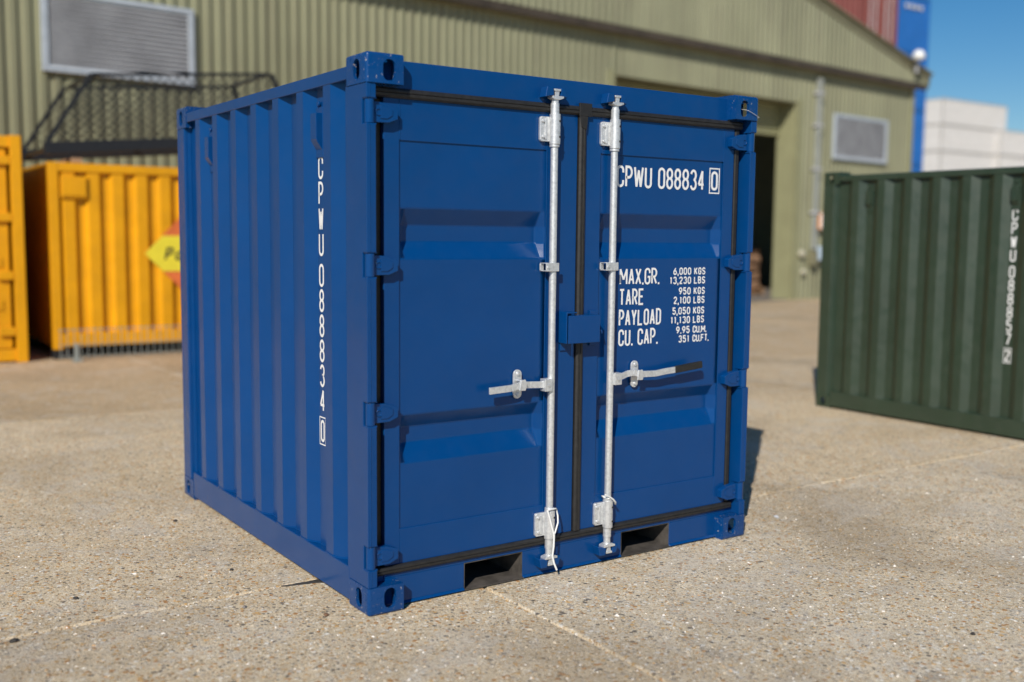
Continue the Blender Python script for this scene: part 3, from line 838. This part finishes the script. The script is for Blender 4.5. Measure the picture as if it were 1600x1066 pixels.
    for big, z, n1, u1, n2, u2 in rows:
        cw2 = {'PAYLOAD': .0335, 'MAX.GR.': .0375, 'TARE': .0345, 'CU. CAP.': .0345}[big]
        t = MB(); text_run(t, big, 1.352, z, .080, cw2, .0055, .0098, pf)
        t.build('lettering', M['letter'], dr, smooth=False, recalc=False)
        for nn, uu, dz, in ((n1, u1, .041), (n2, u2, -.004)):
            t = MB(); l = text_len(nn, .0235, .0048, .0066)
            text_run(t, nn, 1.815-l, z+dz+.002, .037, .0235, .0048, .0066, pf)
            t.build('lettering', M['letter'], dr, smooth=False, recalc=False); t = MB()
            text_run(t, uu, 1.836, z+dz+.002, .037, .0222, .0048 if '.' not in uu else .002, .0066, pf)
            t.build('lettering', M['letter'], dr, smooth=False, recalc=False)
    # vertical lettering on the left side, on the inner flat
    ps = lambda x, y, d: (.041-.0012-d, .546-x, y)
    t = MB()
    ztop = 1.890; hh = .1015; pt = .1105
    zt = ztop
    for i, ch in enumerate(serial):
        if i == 4: zt -= .024
        wd = .050
        text_run(t, ch, 0.0 if ch != 'W' else -.0, zt-hh, hh, wd/({'W': 1.35}.get(ch, 1.0)), 0, .0122, ps)
        zt -= pt
    zt -= .020
    ribbon(t, [(-.005,zt-.118),(-.005,zt+.004),(.055,zt+.004),(.055,zt-.118)], True, .0055, 0, ps)
    text_run(t, check, .004, zt-.107, .100, .042, 0, .0122, ps)
    t.build('lettering', M['letter'], root, smooth=False, recalc=False)
    return root

blue = small_container((0,0,0), 0, 1.0, M['blue'], M['blue_chip'], 'CPWU088834', '0', 'glossy dark blue steel container with closed doors standing in the foreground', 'small steel containers')
GS = 0.955
green = small_container((5.96, 2.645-L_*GS, 0), 0, GS, M['green'], M['green'], 'CPWU088857', '2', 'dark green steel container at the right edge of the yard', 'small steel containers')

# cable ties and wire on the blue container
ct = MB()
x = .932
ct.tube([(x-.030,.004,.318),(x-.012,.000,.322),(x+.016,.004,.320),(x+.028,.016,.316),(x+.030,.006,.285),(x+.026,-.002,.255),(x+.010,-.004,.215),(x+.000,-.004,.195)], .0040, 6)
ct.tube([(x-.030,.004,.318),(x-.022,-.002,.285),(x-.008,-.004,.235),(x+.002,-.006,.200),(x+.002,-.004,.150),(x+.000,.002,.105),(x+.006,-.002,.070),(x+.020,-.006,.035)], .0048, 6)
tag(ct.build('cable_tie', M['plastic'], ang=80), 'white plastic cable tie with long tail hanging from left locking rod', 'cable tie')
ct = MB()
x = 1.276
ct.tube([(x-.040,.000,.346),(x-.018,.000,.336),(x+.008,-.001,.318),(x+.028,.004,.300),(x+.036,.014,.288),(x+.034,.026,.300),(x+.026,.050,.318),(x-.018,.052,.326),(x-.026,.026,.328),(x-.010,.004,.322)], .0045, 6)
tag(ct.build('cable_tie', M['plastic'], ang=80), 'white plastic cable tie looped round the foot of right locking rod', 'cable tie')
wr = MB().tube([(2.086,.035,2.196),(2.098,.006,2.192),(2.110,-.006,2.187),(2.140,-.008,2.176),(2.190,-.004,2.160),(2.192,.02,2.158)], .0013, 6)
tag(wr.build('tie_wire', M['galv_dull']), 'thin pale wire threaded through upper right corner casting', 'wire')

# ------------------------------------------------------------------ yellow containers
def corr_panel(x0, x1, z0, z1, y_out, depth, pitch, flat, slope):
    m = MB(); prof = [(x0, depth)]; c = x0 + pitch*.45
    while c + flat/2 + slope < x1:
        prof += [(c-flat/2-slope, depth), (c-flat/2, 0), (c+flat/2, 0), (c+flat/2+slope, depth)]
        c += pitch
    prof.append((x1, depth)); n = len(prof)
    m.add([(s, y_out+d, z) for z in (z0, z1) for s, d in prof], [(i, i+1, n+i+1, n+i) for i in range(n-1)])
    return m
yb = empty('shipping_container', (.70, 9.80, 0), 0, 'long yellow corrugated container with hazard sign behind blue container', 'container')
YL, YW, YH = 6.06, 2.40, 2.38
corr_panel(.10, YL-.10, .30, YH-.10, .02, .055, .288, .125, .045).build('side_wall', M['yellow'], yb)
m = MB(); m.v = []; mm = corr_panel(.10, YL-.10, .30, YH-.10, .02, .055, .288, .125, .045)
m.add([(x, YW-y, z) for x, y, z in mm.v], [tuple(reversed(f)) for f in mm.f]); m.build('side_wall', M['yellow'], yb)
for x in (0, YL):
    for y in (0, YW):
        MB().box(x if x == 0 else x-.11, .11 if x == 0 else x, y if y == 0 else y-.11, .11 if y == 0 else y, .12, YH).build('corner_post', M['yellow'], yb, bevel=.008)
for y in (0, YW):
    ya, yb_ = (.005, .08) if y == 0 else (YW-.08, YW-.005)
    MB().box(.1105, YL-.1105, ya, yb_, YH-.11, YH-.01).build('top_side_rail', M['yellow'], yb, bevel=.008)
    MB().box(.1105, YL-.1105, ya, yb_, .15, .31).build('bottom_side_rail', M['yellow'], yb, bevel=.008)
for x in (.02, YL-.06):
    MB().box(x, x+.04, .1105, YW-.1105, .15, YH-.02).build('end_wall', M['yellow'], yb)
MB().box(.02, YL-.02, .02, YW-.02, YH-.03, YH-.005).build('roof', M['yellow'], yb)
MB().box(.1105, YL-.1105, .0805, YW-.0805, .16, .20).build('floor', M['black'], yb)
for x in (.0, 2.9, YL-.2):
    for y in (.02, YW-.22):
        MB().box(x, x+.2, y, y+.2, 0, .1495 if 0 < x < 4 else .1195).build('foot_block', M['black'], yb, bevel=.01)
MB().box(.13, .44, -.012, .020, 1.955, 2.215).box(.15, .42, -.025, -.0125, 1.98, 2.19).build('vent_cover', M['yellow'], yb, bevel=.006)
# hazard sign
cx, cz, hd_ = 1.70, 1.285, .60
sg = MB().prism([(cx-hd_,cz),(cx,cz-hd_),(cx+hd_,cz),(cx,cz+hd_)], 'y', .004, .016).build('hazard_sign', M['sign_orange'], yb)
MB().prism([(cx-hd_,cz),(cx-hd_+.225,cz-.225),(cx+hd_-.225,cz-.225),(cx+hd_,cz),(cx+hd_-.225,cz+.225),(cx-hd_+.225,cz+.225)], 'y', .000, .003).build('sign_band', M['sign_yellow'], sg)
t = MB()
text_run(t, 'Pol', cx-.34, cz-.09, .17, .10, .03, .030, lambda x, y, d: (x+(y-cz)*.25, -.0015-d, y))
t.build('lettering', M['ink'], sg, smooth=False, recalc=False)

yl = empty('shipping_container', (.40-2.44, 9.72, 0), 0, 'orange yellow container with door end at the left edge of photo', 'container')
LW, LL, LH = 2.44, 2.44, 2.66
for x in (0, LW):
    for y in (0, LL):
        MB().box(x if x == 0 else x-.12, .12 if x == 0 else x, y if y == 0 else y-.12, .12 if y == 0 else y, 0, LH).build('corner_post', M['yellow'], yl, bevel=.008)
MB().box(.1205, LW-.1205, .03, .12, LH-.14, LH-.01).build('door_header', M['yellow'], yl, bevel=.006)
MB().box(.1205, LW-.1205, .03, .12, .02, .16).build('door_sill', M['yellow'], yl, bevel=.006)
for a, b in ((.16, 1.21), (1.23, LW-.16)):
    d = MB().box(a, b, .06, .11, .17, LH-.15).build('door', M['yellow'], yl, bevel=.006)
    for z in (.62, 1.12, 1.62):
        MB().box(a+.08, b-.08, .045, .0595, z, z+.12).build('door_rib', M['yellow'], d, bevel=.01)
for z in (.32, .98, 1.66, 2.32):
    for x0, x1 in ((LW-.30, LW-.125), (.125, .30)):
        MB().box(x0, x1, .012, .0595, z, z+.10).build('hinge', M['yellow'], yl, bevel=.008)
for x in (.75, 1.02, 1.42, 1.69):
    MB().cyl((x,.02,.05),(x,.02,LH-.05),.018).build('locking_rod', M['galv_dull'], yl)
for side in (0, 1):
    pr = corr_panel(.12, LL-.12, .16, LH-.12, .02, .036, .278, .07, .068)
    mm = MB(); mm.add([((LW-y) if side else y, x, z) for x, y, z in pr.v], pr.f)
    mm.build('side_wall', M['yellow'], yl)
    xa, xb = (LW-.08, LW-.005) if side else (.005, .08)
    MB().box(xa, xb, .1205, LL-.1205, LH-.125, LH-.01).build('top_side_rail', M['yellow'], yl, bevel=.006)
    MB().box(xa, xb, .1205, LL-.1205, .02, .165).build('bottom_side_rail', M['yellow'], yl, bevel=.006)
MB().box(.1205, LW-.1205, LL-.06, LL-.02, .02, LH-.02).build('rear_wall', M['yellow'], yl)
MB().box(.02, LW-.02, .1205, LL-.0605, LH-.03, LH-.005).build('roof', M['yellow'], yl)

# black mesh crate frame lying on the long yellow container
bf = empty('mesh_cage', (.74, 9.95, YH), 0, 'black steel mesh cage lying tilted on top of yellow container', 'cage')
tl = R(5.3)
def tf(x, y, z): return (x*math.cos(tl)-z*math.sin(tl), y, .105 + x*math.sin(tl)+z*math.cos(tl))
CL, CH = 3.3, .93
for y in (0.0, 1.5):
    MB().bar(tf(-.05,y,.06), tf(CL,y,.06), .09, .15).build('base_beam', M['black'], bf, bevel=.01)
    MB().bar(tf(.62,y,CH), tf(CL-.4,y,CH), .035, .035).build('top_rail', M['black'], bf)
    MB().bar(tf(0,y,.137), tf(.60,y,CH), .05, .05).build('end_post', M['black'], bf)
    MB().bar(tf(CL-.1,y,.137), tf(CL-.38,y,CH), .05, .05).build('end_post', M['black'], bf)
    ms = MB()
    k = -CH
    while k < CL:
        for sl in (1, -1):
            a = Vector((k if sl > 0 else k+CH, .14)); b = Vector((k+CH if sl > 0 else k, CH))
            # clip to the sloped ends
            pts = []
            for f in [i/24 for i in range(25)]:
                p = a.lerp(b, f); lo = .60*(p.y-.137)/(CH-.137); hi = CL-.1-.28*(p.y-.137)/(CH-.137)
                if lo <= p.x <= hi: pts.append(p)
            if len(pts) > 2: ms.bar(tf(pts[0].x, y, pts[0].y), tf(pts[-1].x, y, pts[-1].y), .010, .010)
        k += .115
    tag(ms.build('mesh_panel', M['black'], bf, smooth=False), kind='stuff')
for x, z in ((0.0, .06), (CL-.02, .06), (.64, CH), (CL-.42, CH)):
    MB().bar(tf(x,.046 if z < .1 else .02,z), tf(x,1.454 if z < .1 else 1.48,z), .04, .04).build('cross_bar', M['black'], bf)
for x, h0 in ((.25, .062), (CL-.5, .297)):
    MB().box(x, x+.12, -.06, 1.56, .0, h0).build('timber_bearer', M['timber'], bf, bevel=.006)

# low wire panel in front of the yellow container
wp = empty('wire_panel', (.72, 9.52, 0), 0, 'low grey wire panel standing in front of long yellow container', 'fence panel')
for i in range(27):
    MB().cyl((i*.078,0,.03),(i*.078,0,.40),.005,n=5).build('wire', M['pipe'], wp)
for z in (.06,.20,.38):
    MB().cyl((-.02,.008,z),(2.05,.008,z),.006,n=5).build('rail_wire', M['pipe'], wp)
for x in (.18, 1.80):
    MB().box(x-.05,x+.05,-.10,.10,0,.03).box(x-.02,x+.02,-.02,.0,.0301,.22 if x < 1 else .42).build('foot', M['pipe'], wp, bevel=.006)

# ------------------------------------------------------------------ warehouse
WA = R(5.5)
wh = empty('warehouse', (0, 12.347, 0), WA, 'olive green metal clad warehouse with open doorway and gable end', 'warehouse')
def cladding(x0, x1, ztop, z0, y, pitch=.19, depth=.032):
    """vertical trapezoid sheeting; ztop may be a function of x"""
    m = MB(); prof = []; x = x0
    while x < x1-1e-6:
        for a, d in ((0, 0), (.42, 0), (.54, depth), (.88, depth)):
            if x+a*pitch < x1: prof.append((x+a*pitch, d))
        x += pitch
    prof.append((x1, 0)); n = len(prof)
    zt = ztop if callable(ztop) else (lambda x_: ztop)
    m.add([(s, y+d, z0) for s, d in prof] + [(s, y+d, zt(s)) for s, d in prof], [(i, i+1, n+i+1, n+i) for i in range(n-1)])
    return m
XL, XR, PK = -15.0, 24.6, 5.0
rake = lambda x: 7.53 - (x-19.1)*.24 if x > PK else 7.53-(PK-19.1)*.24 - (PK-x)*.24
DX0, DX1, DZ = 12.62, 19.12, 4.94
cladding(XL, DX0, 5.80, .0, 0).build('wall_cladding', M['sheet'], wh)
cladding(DX1, XR, 5.80, .0, 0).build('wall_cladding', M['sheet'], wh)
cladding(DX0, DX1, 5.80, DZ, 0).build('wall_cladding', M['sheet'], wh)
cladding(XL-.3, XR+.35, rake, 5.93, -.20).build('gable_cladding', M['sheet'], wh)
MB().box(XL-.3, XR+.36, -.200, -.150, 5.76, 5.925).build('drip_flashing', M['rust_shadow'], wh, bevel=.008)  # blackened strip, painted as the shadow below the overhanging gable
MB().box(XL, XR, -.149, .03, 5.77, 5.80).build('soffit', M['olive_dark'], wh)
for a, b in ((PK, XR+.5), (PK, XL-.5)):
    MB().bar((a,-.17,rake(a)+.02),(b,-.17,rake(b)+.02), .10, .24).build('barge_board', M['olive_dark'], wh, bevel=.01)
    MB().bar((a,15.0,rake(a)+.12),(b,15.0,rake(b)+.12), 30.6, .05).build('roof', M['olive_dark'], wh)
for x in (XL, XR):
    MB().box(x-.05, x-.004, .035, 30, 0, rake(x)).build('side_wall', M['olive'], wh)
MB().box(XL, XR-.06, 29.9, 30, 0, 5.7).build('rear_wall', M['olive'], wh)
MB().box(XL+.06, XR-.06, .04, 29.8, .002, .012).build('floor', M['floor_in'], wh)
# corner flashing, gutter end, door reveal, shutter
MB().box(XR-.16, XR+.03, -.03, -.001, 0, 5.79).build('corner_flashing', M['olive'], wh, bevel=.006)
MB().box(XR+.36, XR+.56, -.16, .2, 5.86, 6.06).build('gutter_end', M['olive_dark'], wh, bevel=.01)
for x0, x1, sx in ((DX0-.22, DX0-.002, 0), (DX1+.002, DX1+.22, 1)):
    j = MB().box(x0, x1, -.03, -.001, 0, DZ+.1)
    xx = DX0-.06 if not sx else DX1
    j.box(xx, xx+.06, .034, .60, 0, DZ+.1)
    j.build('door_jamb', M['olive'], wh, bevel=.006)
MB().box(DX0+.01, DX1-.01, .034, .52, DZ+.002, DZ+.08).build('door_lintel', M['olive_dark'], wh)
rs = empty('roller_shutter'); rs.parent = wh
for i in range(8):
    MB().prism([(.54,4.14+i*.10),(.515,4.165+i*.10),(.515,4.215+i*.10),(.54,4.238+i*.10),(.55,4.238+i*.10),(.55,4.14+i*.10)], 'x', DX0+.02, DX1-.02).build('shutter_slat', M['olive'], rs)
# louvred vents
def louvre(x0, x1, z0, z1, n, fm, sm):
    lv = empty('louvre_vent'); lv.parent = wh
    f = .09
    MB().box(x0,x1,-.07,-.002,z1-f,z1).box(x0,x1,-.07,-.002,z0,z0+f).box(x0,x0+f,-.07,-.002,z0+f,z1-f).box(x1-f,x1,-.07,-.002,z0+f,z1-f).build('frame', fm, lv, bevel=.006)
    MB().box(x0+f,x1-f,-.006,-.003,z0+f,z1-f).build('backing', M['void'], lv)
    st = (z1-z0-2*f)/n
    for i in range(n):
        z = z0+f+st*i
        MB().prism([(-.066,z+st*.04),(-.012,z+st*.78),(-.008,z+st*.74),(-.062,z)], 'x', x0+f, x1-f).build('slat', sm, lv, smooth=False)
louvre(1.17, 3.40, 3.80, 4.95, 14, M['frame_grey'], M['galv_dull'])
louvre(20.68, 23.25, 3.63, 4.80, 14, M['frame_grey'], M['galv_dull'])
# downpipe and boxes beside the door
dp = MB().box(19.84, 19.99, -.15, -.03, 1.28, 5.60).build('downpipe', M['pipe'], wh, bevel=.02)
for z in (2.2, 3.3, 4.4, 5.2):
    MB().box(19.80, 20.03, -.16, -.002, z, z+.06).build('pipe_bracket', M['galv_dull'], dp)
MB().box(20.06, 20.40, -.16, -.002, 1.80, 2.22).build('alarm_box', M['orange_box'], wh, bevel=.02)
MB().box(20.07, 20.24, -.172, -.162, 1.82, 2.20).build('box_label', M['plastic'], wh)
MB().box(20.02, 20.38, -.20, -.002, 1.00, 1.36).build('switch_box', M['paleblue'], wh, bevel=.03)
MB().box(19.80, 20.00, -.18, -.002, .86, 1.25).build('meter_box', M['olive_dark'], wh, bevel=.03)
for x, z, r_ in ((19.44, 1.18, .10), (19.52, .71, .07)):
    MB().cyl((x,-.031,z),(x,-.12,z),r_,r_*.8,16).build('round_fitting', M['pale_fit'], wh, bevel=.01)
# dome camera on the corner
dc = empty('dome_camera', (0,0,0), 0, 'white dome security camera on bracket at warehouse eave corner', 'camera')
dc.parent = None
mw = Matrix.Translation((0,12.347,0)) @ Matrix.Rotation(WA, 4, 'Z')
base = mw @ Vector((24.05, -.42, 6.15))
dc.location = base; dc.rotation_euler = (0,0,WA)
MB().bar((0,.05,0),(0,.05,.42),.06,.06,(0,1,0)).build('mount_post', M['galv_dull'], dc)
MB().bar((0,.05,.36),(.34,.05,.38),.06,.05).build('bracket_arm', M['black'], dc)
sp = MB(); nn = 14
prof = [(0.0,.17)] + [(.17*math.sin(R(a)), .17*math.cos(R(a))) for a in range(15, 106, 15)] + [(.14,-.09),(.0,-.12)]
rings = []
for r_, z in prof: rings.append([(-.10+r_*math.cos(2*math.pi*i/nn), -.05+r_*math.sin(2*math.pi*i/nn), .42+z) for i in range(nn)])
sp.add([p for rr in rings for p in rr], [(a*nn+i, a*nn+(i+1) % nn, (a+1)*nn+(i+1) % nn, (a+1)*nn+i) for a in range(len(prof)-1) for i in range(nn)])
sp.build('housing', M['plastic'], dc, ang=60)

# stock seen in the doorway
def in_wh(x, y, z=0.012): return mw @ Vector((x, y, z))
for i, (x, y, k) in enumerate(((21.2, 3.4, 0), (22.7, 4.6, 1), (19.8, 2.3, 2))):
    pal = empty('timber_pallet', in_wh(x, y), WA + .1*i, ['timber pallet under brown sacks inside the doorway', 'timber pallet deeper inside the doorway behind the sacks', 'timber pallet nearest the open doorway'][i], 'pallet', 'pallets inside the warehouse')
    for a in (-.5, 0, .5):
        MB().box(a-.05, a+.05, -.6, .6, 0, .10).build('bearer', M['timber'], pal)
    for b in range(6):
        MB().box(-.58, .58, -.6+b*.21, -.6+b*.21+.13, .1005, .122).build('deck_board', M['timber'], pal)
    for lay in range((5, 5, 4)[i]):
        sx = MB().box(-.52, .52, -.5, .5, 0, .235)
        s_ = sx.build('sack_stack', M['sack'], None, bevel=.09, seg=4)
        s_.location = in_wh(x, y, .012+.1225+lay*.237); s_.rotation_euler = (0,0,WA+.1*i+.08*((lay % 3)-1))
        tag(s_, ['brown sack layer %s on the pallet under sacks', 'brown sack layer %s on the pallet deep inside', 'brown sack layer %s on the pallet nearest the doorway'][i] % ['lowest', 'second from floor', 'third from floor', 'fourth from floor', 'topmost'][lay], 'sack', 'sacks inside the warehouse')
pole = MB().bar((0,0,0),(.55,.15,3.3),.07,.05).build('leaning_pole', M['frame_grey'])
pole.location = in_wh(21.4, 1.9); tag(pole, 'pale pole leaning inside the open warehouse doorway', 'pole')

# ------------------------------------------------------------------ far container stacks
def far_mesh(lx, ly, h, name):
    m = MB(); e = .09
    # frame
    for x in (0, lx-e):
        for y in (0, ly-e): m.box(x, x+e, y, y+e, 0, h)
    for z in (0.01, h-.12):
        m.box(e,lx-e,.005,.07,z,z+.11).box(e,lx-e,ly-.07,ly-.005,z,z+.11).box(.005,.07,e,ly-e,z,z+.11).box(lx-.07,lx-.005,e,ly-e,z,z+.11)
    f = m.mesh(name+'_frame')
    m = MB()
    for (p, q_, sw) in ((lx, 0, 0), (lx, ly, 0), (ly, 0, 1), (ly, lx, 1)):
        prof = []; s_ = e
        while s_ < p-e:
            for a, d in ((0, .03), (.07, .03), (.14, .065), (.21, .065)):
                if s_+a < p-e: prof.append((s_+a, d))
            s_ += .28
        prof.append((p-e, .03)); n = len(prof)
        sg_ = 1 if q_ == 0 else -1
        pts = [((s2, q_+sg_*d, z) if not sw else (q_+sg_*d, s2, z)) for z in (.1, h-.1) for s2, d in prof]
        m.add(pts, [(i, i+1, n+i+1, n+i) for i in range(n-1)])
    m.box(.03,lx-.03,.03,ly-.03,h-.04,h-.015)
    m.box(.03,lx-.03,.03,ly-.03,.03,.05)
    return f, m.mesh(name+'_panels')
def stack(x, y, lx, ly, h, n, mat, what, group, rods=False, mark=False):
    f, p = far_mesh(lx, ly, h, what)
    names = ['topmost', 'second from the top', 'third from the top', 'fourth from the top', 'fifth from the top', 'sixth from the top']
    for i in range(n):
        o = empty('stacked_container', (x, y, i*h), 0, '%s, %s of its stack' % (what, names[n-1-i]), 'container', group)
        link('frame', f, M['white_frame'] if mat is M['white_box'] else mat, o, smooth=False); link('corrugated_walls', p, mat, o, smooth=False)
        if rods:
            for k in (.45, .85, 1.55, 1.95):
                MB().cyl((k,-.03,.08),(k,-.03,h-.08),.03,n=6).build('locking_rod', M['galv_dull'], o)
        if mark and i == n-1:
            for k in range(4):
                MB().box(.55+k*.36,.55+k*.36+.24,-.012,-.002,h-.62,h-.44).build('faded_mark', M['white_box'], o)
def at_depth(px, depth):
    d = ray(px, 378); fw = EUL.to_matrix() @ Vector((0,0,-1))
    p = CAM + d*(depth/d.dot(fw)); return p.x, p.y
bx, by = at_depth(1386, 48.5)
stack(bx, by, 2.44, 6.06, 2.55, 5, M['farblue'], 'bright blue container beside warehouse eave', 'blue containers stacked behind the warehouse', mark=True)
stack(bx-2.56, by-.1, 2.44, 12.19, 2.59, 5, M['red_box'], 'rust red container above warehouse roof', 'red containers stacked behind the warehouse', rods=True)
wx, wy = at_depth(1463, 113)
stack(wx, wy, 12.19, 2.44, 2.78, 6, M['white_box'], 'white container right of bright blue one', 'white containers in the taller far stack')
wx2, wy2 = at_depth(1555, 118)
stack(wx2, wy2, 12.19, 2.44, 2.78, 5, M['white_box'], 'white container at far right edge', 'white containers in the lower far stack')

# ------------------------------------------------------------------ loose stones, sealant, gravel
def stone(px, py, size, mat, label):
    rnd = random.Random(int(px))
    bm = bmesh.new(); bmesh.ops.create_icosphere(bm, subdivisions=2, radius=1)
    for v in bm.verts:
        v.co = Vector((v.co.x*size*1.25, v.co.y*size, max(v.co.z, -.6)*size*.7)) * rnd.uniform(.78, 1.15)
    me = bpy.data.meshes.new('stone'); bm.to_mesh(me); bm.free()
    o = link('loose_stone', me, mat, smooth=False)
    p = ground(px, py); o.location = (p.x, p.y, size*.38); o.rotation_euler = (0,0,rnd.uniform(0,6))
    tag(o, label, 'stone', 'loose stones on the concrete')
stone(22, 1003, .013, M['stone_dark'], 'large black stone lying nearest the lower left corner')
stone(119, 936, .010, M['stone_dark'], 'black stone on the concrete joint at left')
stone(362, 891, .008, M['stone_dark'], 'small dark stone beside the blue container bottom side rail')
stone(382, 950, .009, M['stone_grey'], 'grey stone in front of the joint left of blue container')
stone(510, 962, .011, M['stone_brown'], 'brown stone left of the front bottom corner of blue container')
stone(274, 815, .010, M['stone_dark'], 'tiny dark stone out on the concrete left of blue container')
stone(1213, 809, .013, M['stone_pale'], 'pale stone on the concrete right of blue container')
stone(1520, 992, .010, M['stone_dark'], 'small black stone at lower right on the concrete')
ts = MB()
a = ground(440, 917); b = ground(520, 906)
rnd = random.Random(2); pts = []
K = 14
for sgn in (1, -1):
    for i in range(K+1):
        f = (i if sgn > 0 else K-i)/K; p = a.lerp(b, f)
        pts.append((p.x, p.y + sgn*(.005+.034*f*f**.5)*rnd.uniform(.6,1.2)))
ts.prism(pts, 'z', -.001, .0035)
ts.build('joint_sealant', M['tar'], ground_o, smooth=False)
# fine loose grit over the near slabs: uncountable
vs, fs, tone = [], [], []
rnd = random.Random(11)
def free(x, y): return not (-.03 < x < W_+.03 and -.03 < y < L_+.03)
cnt = 0
while cnt < 34000:
    # denser near the camera
    d = 1.6 + 7.5*rnd.random()**1.6; a = R(34.4) + R(rnd.uniform(-33, 33))
    x, y = CAM.x + d*math.sin(a), CAM.y + d*math.cos(a)
    if not free(x, y): continue
    s = rnd.choice((.0020, .0026, .0034, .0042, .0056)) * (1 if rnd.random() < .97 else 1.7)
    az = rnd.uniform(0, 6.28); ca, sa = math.cos(az), math.sin(az)
    o = len(vs); e1 = s*rnd.uniform(.9, 1.6); e2 = s*rnd.uniform(.6, 1.0); hgt = s*rnd.uniform(.5, 1.0)
    for ux, uy, uz in ((1,.1,0),(.1,1,0),(-1,-.1,0),(-.1,-1,0),(.2,.1,1),(-.35,-.1,.8)):
        px, py = ux*e1*rnd.uniform(.8,1.2), uy*e2*rnd.uniform(.8,1.2)
        vs.append((x+px*ca-py*sa, y+px*sa+py*ca, -.0005+uz*hgt))
    q = [(0,1,4),(1,5,4),(1,2,5),(2,3,5),(3,4,5),(3,0,4)]
    fs += [tuple(o+i for i in f) for f in q]
    tone += [rnd.random()]*6
    cnt += 1
me = bpy.data.meshes.new('grit'); me.from_pydata(vs, [], fs)
at = me.attributes.new('tone', 'FLOAT', 'FACE'); at.data.foreach_set('value', tone)
tag(link('loose_grit', me, M['gravel'], smooth=False), 'fine loose grit scattered over the concrete yard', 'grit', kind='stuff')
